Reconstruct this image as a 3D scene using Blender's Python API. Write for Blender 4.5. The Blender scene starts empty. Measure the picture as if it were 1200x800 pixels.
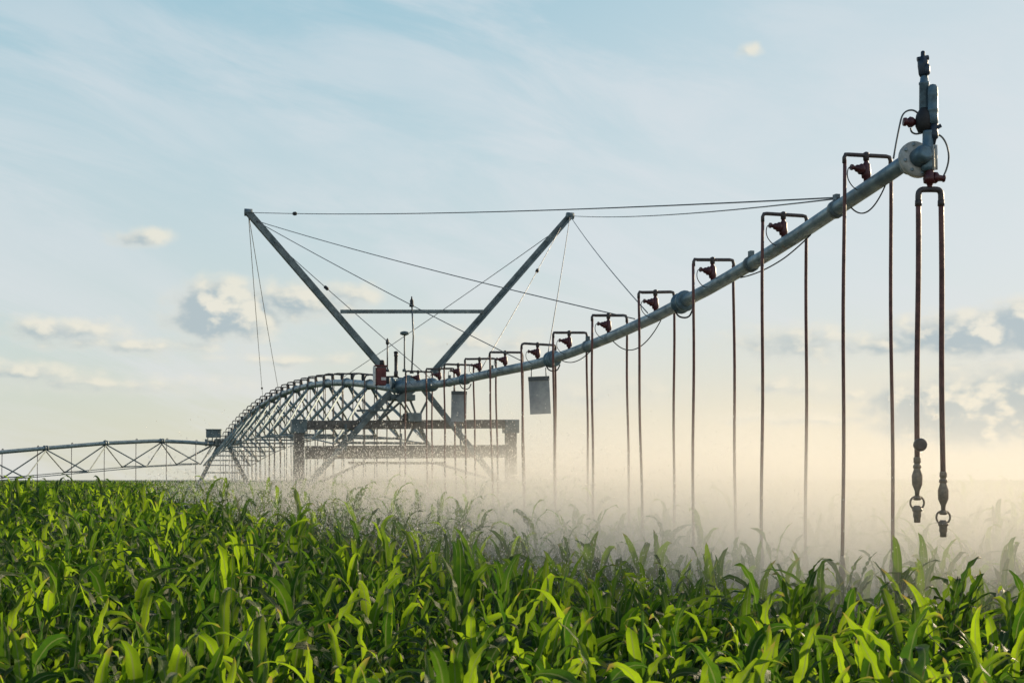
import bpy, bmesh, math, random
import numpy as np
from mathutils import Vector, Matrix

random.seed(7)
S = bpy.context.scene
COL = S.collection
R = math.radians
F = 1667.0 / 1200.0          # focal length in picture widths (50 mm)
CAMZ = 2.5                   # metres above the soil
HOR = 562.0                  # row of the horizon in the 1200 x 800 photograph

# ------------------------------------------------------------------ camera
cd = bpy.data.cameras.new("camera"); cam = bpy.data.objects.new("camera", cd); COL.objects.link(cam)
cam.location = (0, 0, CAMZ); cam.rotation_euler = (R(90), 0, 0)
cd.sensor_width = 36; cd.lens = 36 * F
cd.shift_y = (HOR - 400) / 1200
cd.clip_start = .05; cd.clip_end = 6000
cd.dof.use_dof = True; cd.dof.focus_distance = 16; cd.dof.aperture_fstop = 6.3
S.camera = cam
S.view_settings.view_transform = 'Standard'; S.view_settings.look = 'None'
S.view_settings.exposure = .14; S.view_settings.gamma = 1
S.cycles.volume_bounces = 6; S.cycles.transmission_bounces = 6; S.cycles.max_bounces = 10
S.cycles.volume_step_rate = 1.0; S.cycles.volume_max_steps = 160
S.cycles.sample_clamp_indirect = 4

# ------------------------------------------------------------------ light
SUN_AZ, SUN_EL = R(44), R(15)          # to the right of the view, low, behind the spray
sd = bpy.data.lights.new("sun", 'SUN'); sd.energy = 5.0; sd.angle = R(.6); sd.color = (1, .80, .54)
sun = bpy.data.objects.new("sun", sd); COL.objects.link(sun)
sdir = Vector((math.sin(SUN_AZ) * math.cos(SUN_EL), math.cos(SUN_AZ) * math.cos(SUN_EL), math.sin(SUN_EL)))
sun.rotation_euler = sdir.to_track_quat('Z', 'Y').to_euler(); sun.location = sdir * 60


def lin(r, g, b):
    return tuple(((c / 255) / 12.92 if c / 255 < .04045 else ((c / 255 + .055) / 1.055) ** 2.4) for c in (r, g, b))


class NT:
    """a small helper for writing node trees"""
    def __init__(s, tree): s.t = tree; s.n = tree.nodes; s.l = tree.links
    def add(s, kind, **kw):
        n = s.n.new(kind)
        for k, v in kw.items(): setattr(n, k, v)
        return n
    def put(s, sock, v):
        if isinstance(v, bpy.types.NodeSocket): s.l.new(v, sock)
        elif isinstance(v, (tuple, list)) and len(v) == 3 and sock.type == 'RGBA': sock.default_value = (*v, 1)
        else: sock.default_value = v
    def m(s, op, a, b=0.0, c=0.0, clamp=False):
        n = s.add('ShaderNodeMath', operation=op, use_clamp=clamp)
        for i, v in enumerate((a, b, c)): s.put(n.inputs[i], v)
        return n.outputs[0]
    def v(s, op, a, b=(0, 0, 0)):
        n = s.add('ShaderNodeVectorMath', operation=op)
        s.put(n.inputs[0], a); s.put(n.inputs[1], b)
        return n.outputs[0]
    def ss(s, x, lo, hi, a=0.0, b=1.0):
        n = s.add('ShaderNodeMapRange', interpolation_type='SMOOTHSTEP')
        for i, q in enumerate((x, lo, hi, a, b)): s.put(n.inputs[i], q)
        return n.outputs[0]
    def mix(s, f, a, b):
        n = s.add('ShaderNodeMix', data_type='RGBA')
        s.put(n.inputs[0], f); s.put(n.inputs[6], a); s.put(n.inputs[7], b)
        return n.outputs[2]
    def noise(s, vec, scale, detail=4, rough=.55, dist=0.0):
        n = s.add('ShaderNodeTexNoise')
        if vec is not None: s.put(n.inputs['Vector'], vec)
        n.inputs['Scale'].default_value = scale; n.inputs['Detail'].default_value = detail
        n.inputs['Roughness'].default_value = rough; n.inputs['Distortion'].default_value = dist
        return n.outputs[0]
    def ramp(s, f, stops):
        n = s.add('ShaderNodeValToRGB'); s.put(n.inputs[0], f)
        e = n.color_ramp.elements
        while len(e) < len(stops): e.new(.5)
        for el, (p, c) in zip(e, stops): el.position = p; el.color = (*c, 1)
        return n.outputs[0]
    def comb(s, x, y, z=0.0):
        n = s.add('ShaderNodeCombineXYZ')
        for i, q in enumerate((x, y, z)): s.put(n.inputs[i], q)
        return n.outputs[0]
    def sep(s, v):
        n = s.add('ShaderNodeSeparateXYZ'); s.put(n.inputs[0], v); return n.outputs


# ---- sky: Nishita seen through a thin veil, with low cumulus; everything a function of direction only
W = bpy.data.worlds.new("World"); S.world = W; W.use_nodes = True
t = NT(W.node_tree); t.n.clear()
SKY = .1
sky = t.add('ShaderNodeTexSky', sky_type='NISHITA', sun_disc=False, sun_elevation=SUN_EL, sun_rotation=SUN_AZ,
            air_density=1.0, dust_density=2.0, ozone_density=1.2)


def deg(px, py):   # direction of a spot of the sky, as azimuth and elevation in degrees
    return math.degrees(math.atan((px - 600) / 1667)), math.degrees(math.atan((HOR - py) / math.hypot(1667, px - 600)))


CLOUDS = [  # centre, half width, half height (photo pixels), strength
    (262, 364, 70, 36, 1.0), (352, 352, 85, 26, .62), (410, 345, 50, 18, .5), (165, 278, 46, 12, .48), (877, 62, 18, 11, .48),
    (75, 386, 95, 17, .55), (20, 436, 85, 18, .55), (165, 404, 150, 13, .46), (120, 450, 220, 16, .42), (330, 420, 150, 10, .38),
    (1140, 390, 90, 26, .9), (1225, 380, 70, 34, .9), (1140, 480, 130, 46, .95), (1250, 470, 120, 60, .9), (940, 402, 120, 26, .50), (1040, 404, 80, 22, .50),
    (930, 450, 60, 16, .45), (1000, 462, 60, 16, .4), (560, 400, 120, 22, .4), (960, 490, 160, 12, .4), (700, 460, 180, 26, .3),
]
g = bpy.data.node_groups.new("cloud field", 'ShaderNodeTree')
g.interface.new_socket("P", in_out='INPUT', socket_type='NodeSocketVector')
g.interface.new_socket("E", in_out='OUTPUT', socket_type='NodeSocketFloat')
q = NT(g); gi = q.add('NodeGroupInput'); go = q.add('NodeGroupOutput')
P = gi.outputs[0]
wob = q.add('ShaderNodeTexNoise'); q.put(wob.inputs['Vector'], P); wob.inputs['Scale'].default_value = .55; wob.inputs['Detail'].default_value = 3
P2 = q.v('ADD', P, q.v('MULTIPLY', q.v('SUBTRACT', wob.outputs['Color'], (.5, .5, .5)), (1.5, .7, 0)))
px_, py_, _ = q.sep(P2)
best = None
for (cx, cy, a, b, st) in CLOUDS:
    az, el = deg(cx, cy); a_, b_ = math.degrees(a / 1667), math.degrees(b / 1667)
    dx = q.m('DIVIDE', q.m('SUBTRACT', px_, az), a_); dy = q.m('DIVIDE', q.m('SUBTRACT', py_, el), b_)
    dd = q.m('SQRT', q.m('ADD', q.m('MULTIPLY', dx, dx), q.m('MULTIPLY', dy, dy)))
    e = q.m('MULTIPLY', q.m('SUBTRACT', 1.0, q.m('MULTIPLY', dd, .72), clamp=True), st)
    best = e if best is None else q.m('MAXIMUM', best, e)
n1 = q.noise(q.v('MULTIPLY', P, (1, 1.5, 1)), .95, 6, .5)
# clouds all round the horizon, away from the ones in view
n0 = q.noise(q.v('MULTIPLY', P, (.6, 1.6, 1)), .16, 3, .5)
ring = q.m('MULTIPLY', q.m('MULTIPLY', q.ss(n0, .52, .7), .8), q.m('MULTIPLY', q.ss(py_, 1.5, 5.0), q.ss(py_, 14, 7)))
outside = q.ss(q.m('ABSOLUTE', px_), 24, 34)
best = q.m('MAXIMUM', best, q.m('MULTIPLY', ring, outside))
E = q.m('ADD', best, q.m('MULTIPLY', q.m('SUBTRACT', n1, .5), q.m('ADD', .25, q.m('MULTIPLY', best, 1.15))))
q.put(go.inputs[0], q.m('MULTIPLY', E, 1.12))

co = t.add('ShaderNodeTexCoord').outputs['Generated']
X, Y, Z = t.sep(co)
az = t.m('MULTIPLY', t.m('ARCTAN2', X, Y), 57.2958)
el = t.m('MULTIPLY', t.m('ARCSINE', Z), 57.2958)
P0 = t.comb(az, el)
ga = t.add('ShaderNodeGroup', node_tree=g); t.put(ga.inputs[0], P0)
gb = t.add('ShaderNodeGroup', node_tree=g); t.put(gb.inputs[0], t.v('ADD', P0, (.55, .22, 0)))
EA, EB = ga.outputs[0], gb.outputs[0]
veil = t.ramp(t.m('DIVIDE', el, 60.0, clamp=True), [
    (0.0, lin(212, 211, 192)), (.03, lin(210, 212, 195)), (.055, lin(205, 212, 202)), (.09, lin(199, 212, 210)), (.15, lin(193, 210, 214)),
    (.22, lin(182, 206, 214)), (.31, lin(158, 195, 209)), (.5, lin(96, 146, 184)), (1.0, lin(52, 98, 150))])
sc = lambda c, k: t.v('MULTIPLY', c, (k, k, k))
base = t.mix(.88, sc(sky.outputs[0], SKY), veil)
# thin high cloud, streaked
along = t.m('ADD', t.m('MULTIPLY', az, .93), t.m('MULTIPLY', el, -.30)); across = t.m('ADD', t.m('MULTIPLY', az, .30), t.m('MULTIPLY', el, .93))
ci = t.noise(t.comb(t.m('MULTIPLY', along, .26), across), .30, 8, .64, .5)
ci2 = t.noise(t.v('MULTIPLY', P0, (.22, .5, 1)), .16, 4, .55, .4)
cirrus = t.m('MULTIPLY', t.m('MULTIPLY', t.ss(ci, .36, .64), t.ss(ci2, .30, .58)), t.ss(el, 55, 5))
# veil is thickest up to the right of the mast
right = t.ss(t.m('ADD', az, t.m('MULTIPLY', el, -.45)), -16, 14)
base = t.mix(t.m('MULTIPLY', cirrus, .56), base, lin(217, 219, 223))
warm = t.m('MULTIPLY', t.ss(az, -22, 12), t.ss(el, 9, 0))
base = t.mix(t.m('MULTIPLY', warm, .85), base, lin(224, 216, 197))
base = t.mix(t.m('MULTIPLY', t.m('MULTIPLY', right, t.ss(el, 2, 8)), .55), base, lin(209, 215, 220))
mask = t.ss(EA, .08, .50)
lit = t.ss(t.m('SUBTRACT', EA, EB), -.10, .26)
thick = t.ss(EA, .22, .60)
ccol = t.mix(lit, t.mix(thick, lin(212, 212, 203), lin(160, 176, 183)), lin(230, 224, 207))
base = t.mix(t.m('MULTIPLY', mask, .74), base, ccol)
bg = t.add('ShaderNodeBackground'); t.put(bg.inputs[0], sc(base, 1 / SKY)); bg.inputs[1].default_value = SKY
t.put(t.add('ShaderNodeOutputWorld').inputs[0], bg.outputs[0])

# ------------------------------------------------------------------ materials
MATS = {}


def mat(name, col, rough=.5, metal=0.0, var=.25, scale=8.0, bump=.0, col2=None, stretch=(1, 1, 1), spec=.5):
    m = bpy.data.materials.new(name); m.use_nodes = True
    k = NT(m.node_tree); b = k.n['Principled BSDF']
    o = k.add('ShaderNodeTexCoord').outputs['Object']
    n = k.noise(k.v('MULTIPLY', o, stretch), scale, 6, .62)
    c2 = col2 or tuple(c * (1 - var) for c in col)
    cc = k.mix(k.ss(n, .36, .68), col, c2)
    if metal > .2 and scale <= 9:   # rust runs and mineral crust
        st = k.noise(k.v('MULTIPLY', o, (1, 1, .35)), 11, 6, .7)
        cc = k.mix(k.m('MULTIPLY', k.ss(st, .58, .72), .55), cc, (.20, .115, .065))
        cc = k.mix(k.m('MULTIPLY', k.ss(k.noise(o, 3.1, 7, .7), .56, .74), .5), cc, (.42, .43, .40))
    k.put(b.inputs['Base Color'], cc)
    k.put(b.inputs['Roughness'], k.ss(n, .25, .75, max(.05, rough - .12), min(1, rough + .15)))
    b.inputs['Metallic'].default_value = metal; b.inputs['Specular IOR Level'].default_value = spec
    if bump:
        bp = k.add('ShaderNodeBump'); bp.inputs['Strength'].default_value = bump; bp.inputs['Distance'].default_value = .01
        k.put(bp.inputs['Height'], k.noise(o, scale * 4, 4)); k.put(b.inputs['Normal'], bp.outputs[0])
    MATS[name] = m
    return m


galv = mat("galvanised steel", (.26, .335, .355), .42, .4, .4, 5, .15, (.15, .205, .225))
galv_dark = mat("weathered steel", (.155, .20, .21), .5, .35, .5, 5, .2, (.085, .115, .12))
wet_steel = mat("wet steel", (.16, .15, .135), .38, .3, .5, 22, .5, (.06, .055, .05))
wire = mat("steel wire", (.17, .18, .18), .5, .6)
hose_m = mat("red brown hose", (.15, .052, .042), .5, 0, .4, 12, .1, (.08, .035, .03))
dark_pipe = mat("dark pipe", (.075, .062, .060), .5, .1, .4, 14, .1)
red_valve = mat("dark red plastic", (.085, .016, .018), .42, 0, .4, 14)
red_box = mat("red painted box", (.13, .018, .018), .45, 0, .35, 7)
blue_metal = mat("blue grey cast metal", (.12, .20, .24), .42, .3, .4, 9, .15, (.07, .115, .14))
gun_dark = mat("dark blue gun metal", (.025, .045, .07), .42, .2, .4, 16)
black = mat("black rubber", (.02, .02, .02), .6, 0, .3, 10)
pale = mat("pale plate", (.50, .50, .45), .5, .1, .3, 9, .1, (.34, .35, .32))
panel_m = mat("grey sheet plate", (.33, .36, .37), .5, .2, .35, 4, .1, (.22, .25, .27))
panel_top = mat("dark strip", (.10, .12, .13), .5, .2)
tyre_m = mat("tyre rubber", (.03, .03, .03), .8, 0, .4, 10, .3)
nozzle_m = mat("mist-lightened wet nozzle", (.24, .19, .135), .4, .2, .4, 30)  # colour lightened to carry the mist light in front of the heads
white_lbl = mat("white label", (.7, .68, .64), .5, 0, .2, 20)

soil = bpy.data.materials.new("moist soil"); soil.use_nodes = True
k = NT(soil.node_tree); b = k.n['Principled BSDF']
o = k.add('ShaderNodeTexCoord').outputs['Object']
nn = k.noise(o, 1.3, 8, .65)
k.put(b.inputs['Base Color'], k.mix(k.ss(nn, .35, .65), (.060, .036, .022), (.11, .07, .042))); b.inputs['Roughness'].default_value = .9
bp = k.add('ShaderNodeBump'); bp.inputs['Distance'].default_value = .05; k.put(bp.inputs['Height'], k.noise(o, 9, 8, .7)); k.put(b.inputs['Normal'], bp.outputs[0])

# corn leaf: thin, light comes through it
leaf = bpy.data.materials.new("corn leaf"); leaf.use_nodes = True
k = NT(leaf.node_tree); b = k.n['Principled BSDF']
tint = k.add('ShaderNodeAttribute', attribute_name='tint').outputs['Fac']
u, v_, _ = k.sep(k.add('ShaderNodeUVMap', uv_map='leaf').outputs[0])
ob = k.add('ShaderNodeTexCoord').outputs['Object']
cx_ = k.m('ABSOLUTE', k.m('SUBTRACT', u, .5))
rib = k.ss(cx_, .085, .03)
vein = k.add('ShaderNodeTexWave', wave_type='BANDS', bands_direction='X'); vein.inputs['Scale'].default_value = 7
vein.inputs['Distortion'].default_value = .4
k.put(vein.inputs['Vector'], k.comb(u, k.m('MULTIPLY', v_, .2)))
blot = k.noise(ob, 7, 5, .6)
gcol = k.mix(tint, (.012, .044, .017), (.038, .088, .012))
gcol = k.mix(k.m('MULTIPLY', k.ss(blot, .40, .70), .45), gcol, (.055, .09, .018))
gcol = k.mix(k.m('MULTIPLY', vein.outputs['Fac'], .16), gcol, (.10, .16, .04))
dry = k.m('MULTIPLY', k.ss(k.m('ADD', v_, k.m('MULTIPLY', k.m('SUBTRACT', blot, .5), .3)), .86, .98), k.ss(tint, .35, .8))
edge = k.m('MULTIPLY', k.ss(cx_, .44, .5), .35)
gcol = k.mix(k.m('MAXIMUM', dry, edge), gcol, (.30, .24, .07))
fcol = k.mix(k.m('MULTIPLY', rib, .8), gcol, (.30, .36, .16))
k.put(b.inputs['Base Color'], fcol)
k.put(b.inputs['Roughness'], k.ss(blot, .3, .7, .36, .54)); b.inputs['Specular IOR Level'].default_value = .28
bp = k.add('ShaderNodeBump'); bp.inputs['Strength'].default_value = .6; bp.inputs['Distance'].default_value = .006
k.put(bp.inputs['Height'], k.m('ADD', vein.outputs['Fac'], k.m('MULTIPLY', blot, 1.5))); k.put(b.inputs['Normal'], bp.outputs[0])
tr = k.add('ShaderNodeBsdfTranslucent')
tcol = k.mix(k.ss(tint, .30, .80), (.050, .155, .010), (.47, .72, .018))  # low tint painted dark as shade, high tint bright as backlit glow
tcol = k.mix(k.m('MULTIPLY', vein.outputs['Fac'], .25), tcol, (.12, .22, .014))
tcol = k.mix(k.m('MULTIPLY', k.ss(blot, .42, .72), .5), tcol, (.20, .36, .012))
tcol = k.mix(dry, tcol, (.45, .34, .08))
k.put(tr.inputs[0], k.mix(k.m('MULTIPLY', rib, .65), tcol, (.22, .26, .09)))
mx = k.add('ShaderNodeMixShader'); mx.inputs[0].default_value = .5
k.l.new(b.outputs[0], mx.inputs[1]); k.l.new(tr.outputs[0], mx.inputs[2])
k.l.new(mx.outputs[0], k.n['Material Output'].inputs['Surface'])
stalk_m = mat("corn stalk", (.10, .15, .045), .5, 0, .4, 10, .1, (.16, .16, .06))

# ------------------------------------------------------------------ helpers


def link(o, parent=None):
    COL.objects.link(o)
    if parent is not None: o.parent = parent
    return o


def tag(o, label=None, cat=None, group=None, kind=None):
    for a, b_ in (('label', label), ('category', cat), ('group', group), ('kind', kind)):
        if b_: o[a] = b_
    return o


def empty(name, loc=(0, 0, 0), rz=0.0):
    o = bpy.data.objects.new(name, None); COL.objects.link(o); o.empty_display_size = .2
    o.location = loc; o.rotation_euler = (0, 0, rz)
    return o


class MB:
    """collects shapes into one mesh"""
    def __init__(s): s.bm = bmesh.new()

    def ring_sweep(s, pts, radii, n=10, caps=True):
        pts = [Vector(p) for p in pts]
        if not isinstance(radii, (list, tuple)): radii = [radii] * len(pts)
        tang = []
        for i in range(len(pts)):
            a = pts[max(0, i - 1)]; b_ = pts[min(len(pts) - 1, i + 1)]
            d = (b_ - a)
            if d.length < 1e-9: d = (tang[-1] if tang else Vector((0, 0, 1)))
            tang.append(d.normalized())
        ref = Vector((0, 0, 1)) if abs(tang[0].z) < .9 else Vector((1, 0, 0))
        nrm = tang[0].cross(ref).normalized()
        rings = []
        for i, p in enumerate(pts):
            nrm = (nrm - tang[i] * nrm.dot(tang[i]))
            nrm = nrm.normalized() if nrm.length > 1e-6 else tang[i].orthogonal().normalized()
            bn = tang[i].cross(nrm)
            rings.append([s.bm.verts.new(p + (nrm * math.cos(2 * math.pi * j / n) + bn * math.sin(2 * math.pi * j / n)) * radii[i]) for j in range(n)])
        for r0, r1 in zip(rings, rings[1:]):
            for j in range(n):
                f = s.bm.faces.new((r0[j], r0[(j + 1) % n], r1[(j + 1) % n], r1[j])); f.smooth = n > 5
        if caps:
            s.bm.faces.new(rings[0][::-1]); s.bm.faces.new(rings[-1])
        return s

    def tube(s, pts, r, n=8, smooth=0):
        pts = [Vector(p) for p in pts]
        for _ in range(smooth):
            o = [pts[0]]
            for a, b_ in zip(pts, pts[1:]): o += [a * .75 + b_ * .25, a * .25 + b_ * .75]
            pts = o + [pts[-1]]
        return s.ring_sweep(pts, r, n)

    def lathe(s, base, axis, prof, n=16):
        """profile of (distance along axis, radius)"""
        base = Vector(base); ax = Vector(axis).normalized(); a = ax.orthogonal().normalized(); b_ = ax.cross(a)
        rings = []
        for (h, r) in prof:
            rings.append([s.bm.verts.new(base + ax * h + (a * math.cos(2 * math.pi * j / n) + b_ * math.sin(2 * math.pi * j / n)) * max(r, 1e-4)) for j in range(n)])
        for r0, r1 in zip(rings, rings[1:]):
            for j in range(n): s.bm.faces.new((r0[j], r0[(j + 1) % n], r1[(j + 1) % n], r1[j])).smooth = True
        s.bm.faces.new(rings[0][::-1]); s.bm.faces.new(rings[-1])
        return s

    def bar(s, a, b_, w, h=None, up=(0, 0, 1)):
        """a rectangular bar from a to b"""
        a, b_ = Vector(a), Vector(b_); h = h or w
        d = (b_ - a).normalized(); upv = Vector(up)
        if abs(d.dot(upv)) > .95: upv = Vector((1, 0, 0))
        x = d.cross(upv).normalized(); y = x.cross(d).normalized()
        vs = [s.bm.verts.new(p + x * sx * w / 2 + y * sy * h / 2) for p in (a, b_) for sx, sy in ((-1, -1), (1, -1), (1, 1), (-1, 1))]
        for f in ((0, 3, 2, 1), (4, 5, 6, 7), (0, 1, 5, 4), (1, 2, 6, 5), (2, 3, 7, 6), (3, 0, 4, 7)): s.bm.faces.new([vs[i] for i in f])
        return s

    def angle(s, a, b_, w, th=.012, up=(0, 0, 1)):
        """an L-profile (angle iron) from a to b, one closed shell"""
        a, b_ = Vector(a), Vector(b_); d = (b_ - a).normalized(); upv = Vector(up)
        if abs(d.dot(upv)) > .95: upv = Vector((1, 0, 0))
        x = d.cross(upv).normalized(); y = x.cross(d).normalized(); h = w / 2
        sec = ((-h, -h), (h, -h), (h, -h + th), (-h + th, -h + th), (-h + th, h), (-h, h))
        r0 = [s.bm.verts.new(a + x * p + y * q_) for p, q_ in sec]; r1 = [s.bm.verts.new(b_ + x * p + y * q_) for p, q_ in sec]
        for i in range(6): s.bm.faces.new((r0[i], r0[(i + 1) % 6], r1[(i + 1) % 6], r1[i]))
        s.bm.faces.new(r0[::-1]); s.bm.faces.new(r1)
        return s

    def box(s, c, size, rot=None):
        m = Matrix.Translation(Vector(c)) @ (rot.to_4x4() if rot is not None else Matrix()) @ Matrix.Diagonal((*size, 1))
        bmesh.ops.create_cube(s.bm, size=1, matrix=m)
        return s

    def build(s, name, m, parent=None, bevel=0.0):
        if bevel: bmesh.ops.bevel(s.bm, geom=list(s.bm.edges), offset=bevel, segments=2, profile=.7, affect='EDGES')
        bmesh.ops.recalc_face_normals(s.bm, faces=s.bm.faces)
        me = bpy.data.meshes.new(name); s.bm.to_mesh(me); s.bm.free()
        me.materials.append(m)
        return link(bpy.data.objects.new(name, me), parent)


ORD = "first second third fourth fifth sixth seventh eighth ninth tenth eleventh twelfth thirteenth fourteenth fifteenth sixteenth seventeenth eighteenth nineteenth twentieth".split()
ORD += ["twenty-" + w for w in ORD[:9]] + ["thirtieth"] + ["thirty-" + w for w in ORD[:9]]


def at(px, py, Yd):   # a spot of the photograph at a given distance, as a point of the place
    return Vector(((px - 600) * Yd / 1667, Yd, CAMZ + (HOR - py) * Yd / 1667))


# the machine stands along one straight line through the field
DIR = Vector((-.287, .958, 0)).normalized(); PERP = Vector((.958, .287, 0)).normalized()
ROT = math.atan2(PERP.y, PERP.x)


def line_at(Yd, z=0.0): return Vector((7.63 - .3 * Yd, Yd, z))


PIPE_Z = [(12.9, 3.02), (13.25, 2.94), (14.13, 2.80), (15.55, 2.565), (17.3, 2.345), (18.17, 2.265), (19.04, 2.18), (20.75, 2.066), (22.4, 1.99),
          (24, 1.955), (25.85, 1.985), (27.5, 2.01), (29.1, 2.025), (30.6, 2.06), (32.6, 2.15), (34.4, 2.24)]


def pipe_z(Yd):
    return CAMZ + float(np.interp(Yd, [a for a, _ in PIPE_Z], [b_ for _, b_ in PIPE_Z]))


# ------------------------------------------------------------------ ground
def ground_z(y):   # the field rises a little toward the tower
    f = np.clip((np.asarray(y, float) - 11) / 20, 0, 1)
    return .43 * f * f * (3 - 2 * f)


GZ = .43
m = MB(); N_ = 2600
gys = [-60, 0, 9] + list(np.linspace(11, 31, 16)) + [40, 80, 300, 5200]
gr_ = [[m.bm.verts.new((x_, y_, float(ground_z(y_)))) for x_ in (-N_, -60, 60, N_)] for y_ in gys]
for r0_, r1_ in zip(gr_, gr_[1:]):
    for j in range(3): m.bm.faces.new((r0_[j], r0_[j + 1], r1_[j + 1], r1_[j])).smooth = True
tag(m.build("ground", soil), kind='structure')

# ------------------------------------------------------------------ overhang boom
boom = empty("overhang_boom", line_at(34.4))
tag(boom, "long galvanised overhang pipe rising from the tower toward the end gun", "irrigation boom")
inv = Vector(boom.location)
m = MB(); ys = np.linspace(13.12, 34.2, 40)
m.ring_sweep([line_at(y, pipe_z(y)) - inv for y in ys], [.075 + .006 * (y > 23.3) for y in ys], 18)
m.build("pipe", galv, boom)
ends = [18.17, 23.25, 28.6]
for i, y in enumerate(ends):
    c = line_at(y, pipe_z(y)) - inv; d = (line_at(y + .3, pipe_z(y + .3)) - line_at(y - .3, pipe_z(y - .3))).normalized()
    r = .135 if i < 2 else .11
    MB().lathe(c - d * .12, d, [(0, .08), (0, r * .86), (.02, r), (.05, r), (.06, r * .84), (.11, r * .80), (.16, r * .84), (.17, r), (.20, r), (.22, r * .86), (.22, .08)], 20).build("flange_coupling", blue_metal, boom)
    mb = MB()
    mb.tube([c + Vector((-.1, 0, -.10)), c + Vector((-.05, 0, -.19)), c + Vector((.08, 0, -.2)), c + Vector((.13, 0, -.09))], .012, 6, 2)
    mb.build("cable_loop", black, boom)
for y in (14.45, 16.3, 21.6, 26.7, 29.8, 31.6):
    c = line_at(y, pipe_z(y)) - inv; d = (line_at(y + .3, pipe_z(y + .3)) - line_at(y - .3, pipe_z(y - .3))).normalized()
    MB().lathe(c - d * .03, d, [(0, .07), (0, .094), (.06, .094), (.06, .07)], 16).build("pipe_clamp", galv_dark, boom)
    lug = MB().box(c + Vector((0, 0, .115)), (.05, .07, .07), Matrix.Rotation(ROT, 3, 'Z')); lug.build("cable_lug", galv_dark, boom, .006)
# control cable running along under the pipe, with sagging loops
for (y0, y1, sag) in ((13.6, 14.2, .14), (15.0, 16.6, .07), (18.9, 20.6, .24), (21.5, 22.8, .08)):
    mb = MB(); pts = []
    for i in range(13):
        f = i / 12; y = y0 + (y1 - y0) * f
        pts.append(line_at(y, pipe_z(y) - .075 - sag * 4 * f * (1 - f)) - inv + PERP * .02)
    mb.tube(pts, .0075, 6, 1); mb.build("control_cable", black, boom)

# ------------------------------------------------------------------ double hose drops
def nozzle_parts(p, parent, big=1.0):
    """weight, bracket and sprinkler head hanging at the foot of a hose (local point p = hose end)"""
    p = Vector(p)
    MB().lathe(p + Vector((0, 0, .05)), (0, 0, -1), [(0, .021), (.04, .024), (.12, .036 * big), (.20, .034 * big), (.26, .022), (.31, .019)], 12).build("hose_weight", nozzle_m, parent)
    n = MB(); c = p + Vector((0, 0, -.255))
    n.lathe(c + Vector((0, 0, .02)), (0, 0, -1), [(0, .016), (.02, .024), (.03, .016)], 10)
    for sx in (-1, 1):
        n.tube([c + Vector((sx * .012, 0, .0)), c + Vector((sx * .055, 0, -.02)), c + Vector((sx * .066, 0, -.075)), c + Vector((sx * .03, 0, -.125))], .0095, 6, 2)
    n.lathe(c + Vector((0, 0, -.085)), (0, 0, -1), [(0, .026), (.012, .036), (.10, .036), (.112, .030), (.15, .029), (.155, .024)], 12)
    n.build("sprinkler_head", nozzle_m, parent)


def valve_parts(parent, z0, z1, side=-1, s=1.0):
    v = MB()
    v.lathe((0, 0, z0), (0, 0, 1), [(0, .024), (.04, .024), (.05, .042 * s), (.09, .048 * s), (z1 - z0 - .07, .040 * s), (z1 - z0 - .05, .022), (z1 - z0, .020)], 14)
    v.build("riser_valve", red_valve, parent)
    zc = (z0 + z1) / 2 + .005
    b_ = MB().lathe((side * .035, 0, zc), (side, 0, .12), [(0, .050 * s), (.03, .054 * s), (.045, .038 * s), (.075, .034 * s), (.08, .022), (.11, .020), (.115, .030), (.135, .028)], 12)
    b_.build("valve_bonnet", red_valve, parent)
    c = MB().tube([(side * .15, 0, zc + .02), (side * .20, 0, zc + .01), (side * .21, 0, zc - .09), (side * .14, .02, zc - .17), (side * .05, .05, zc - .20)], .0055, 5, 2)
    c.build("signal_tube", black, parent)


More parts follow.
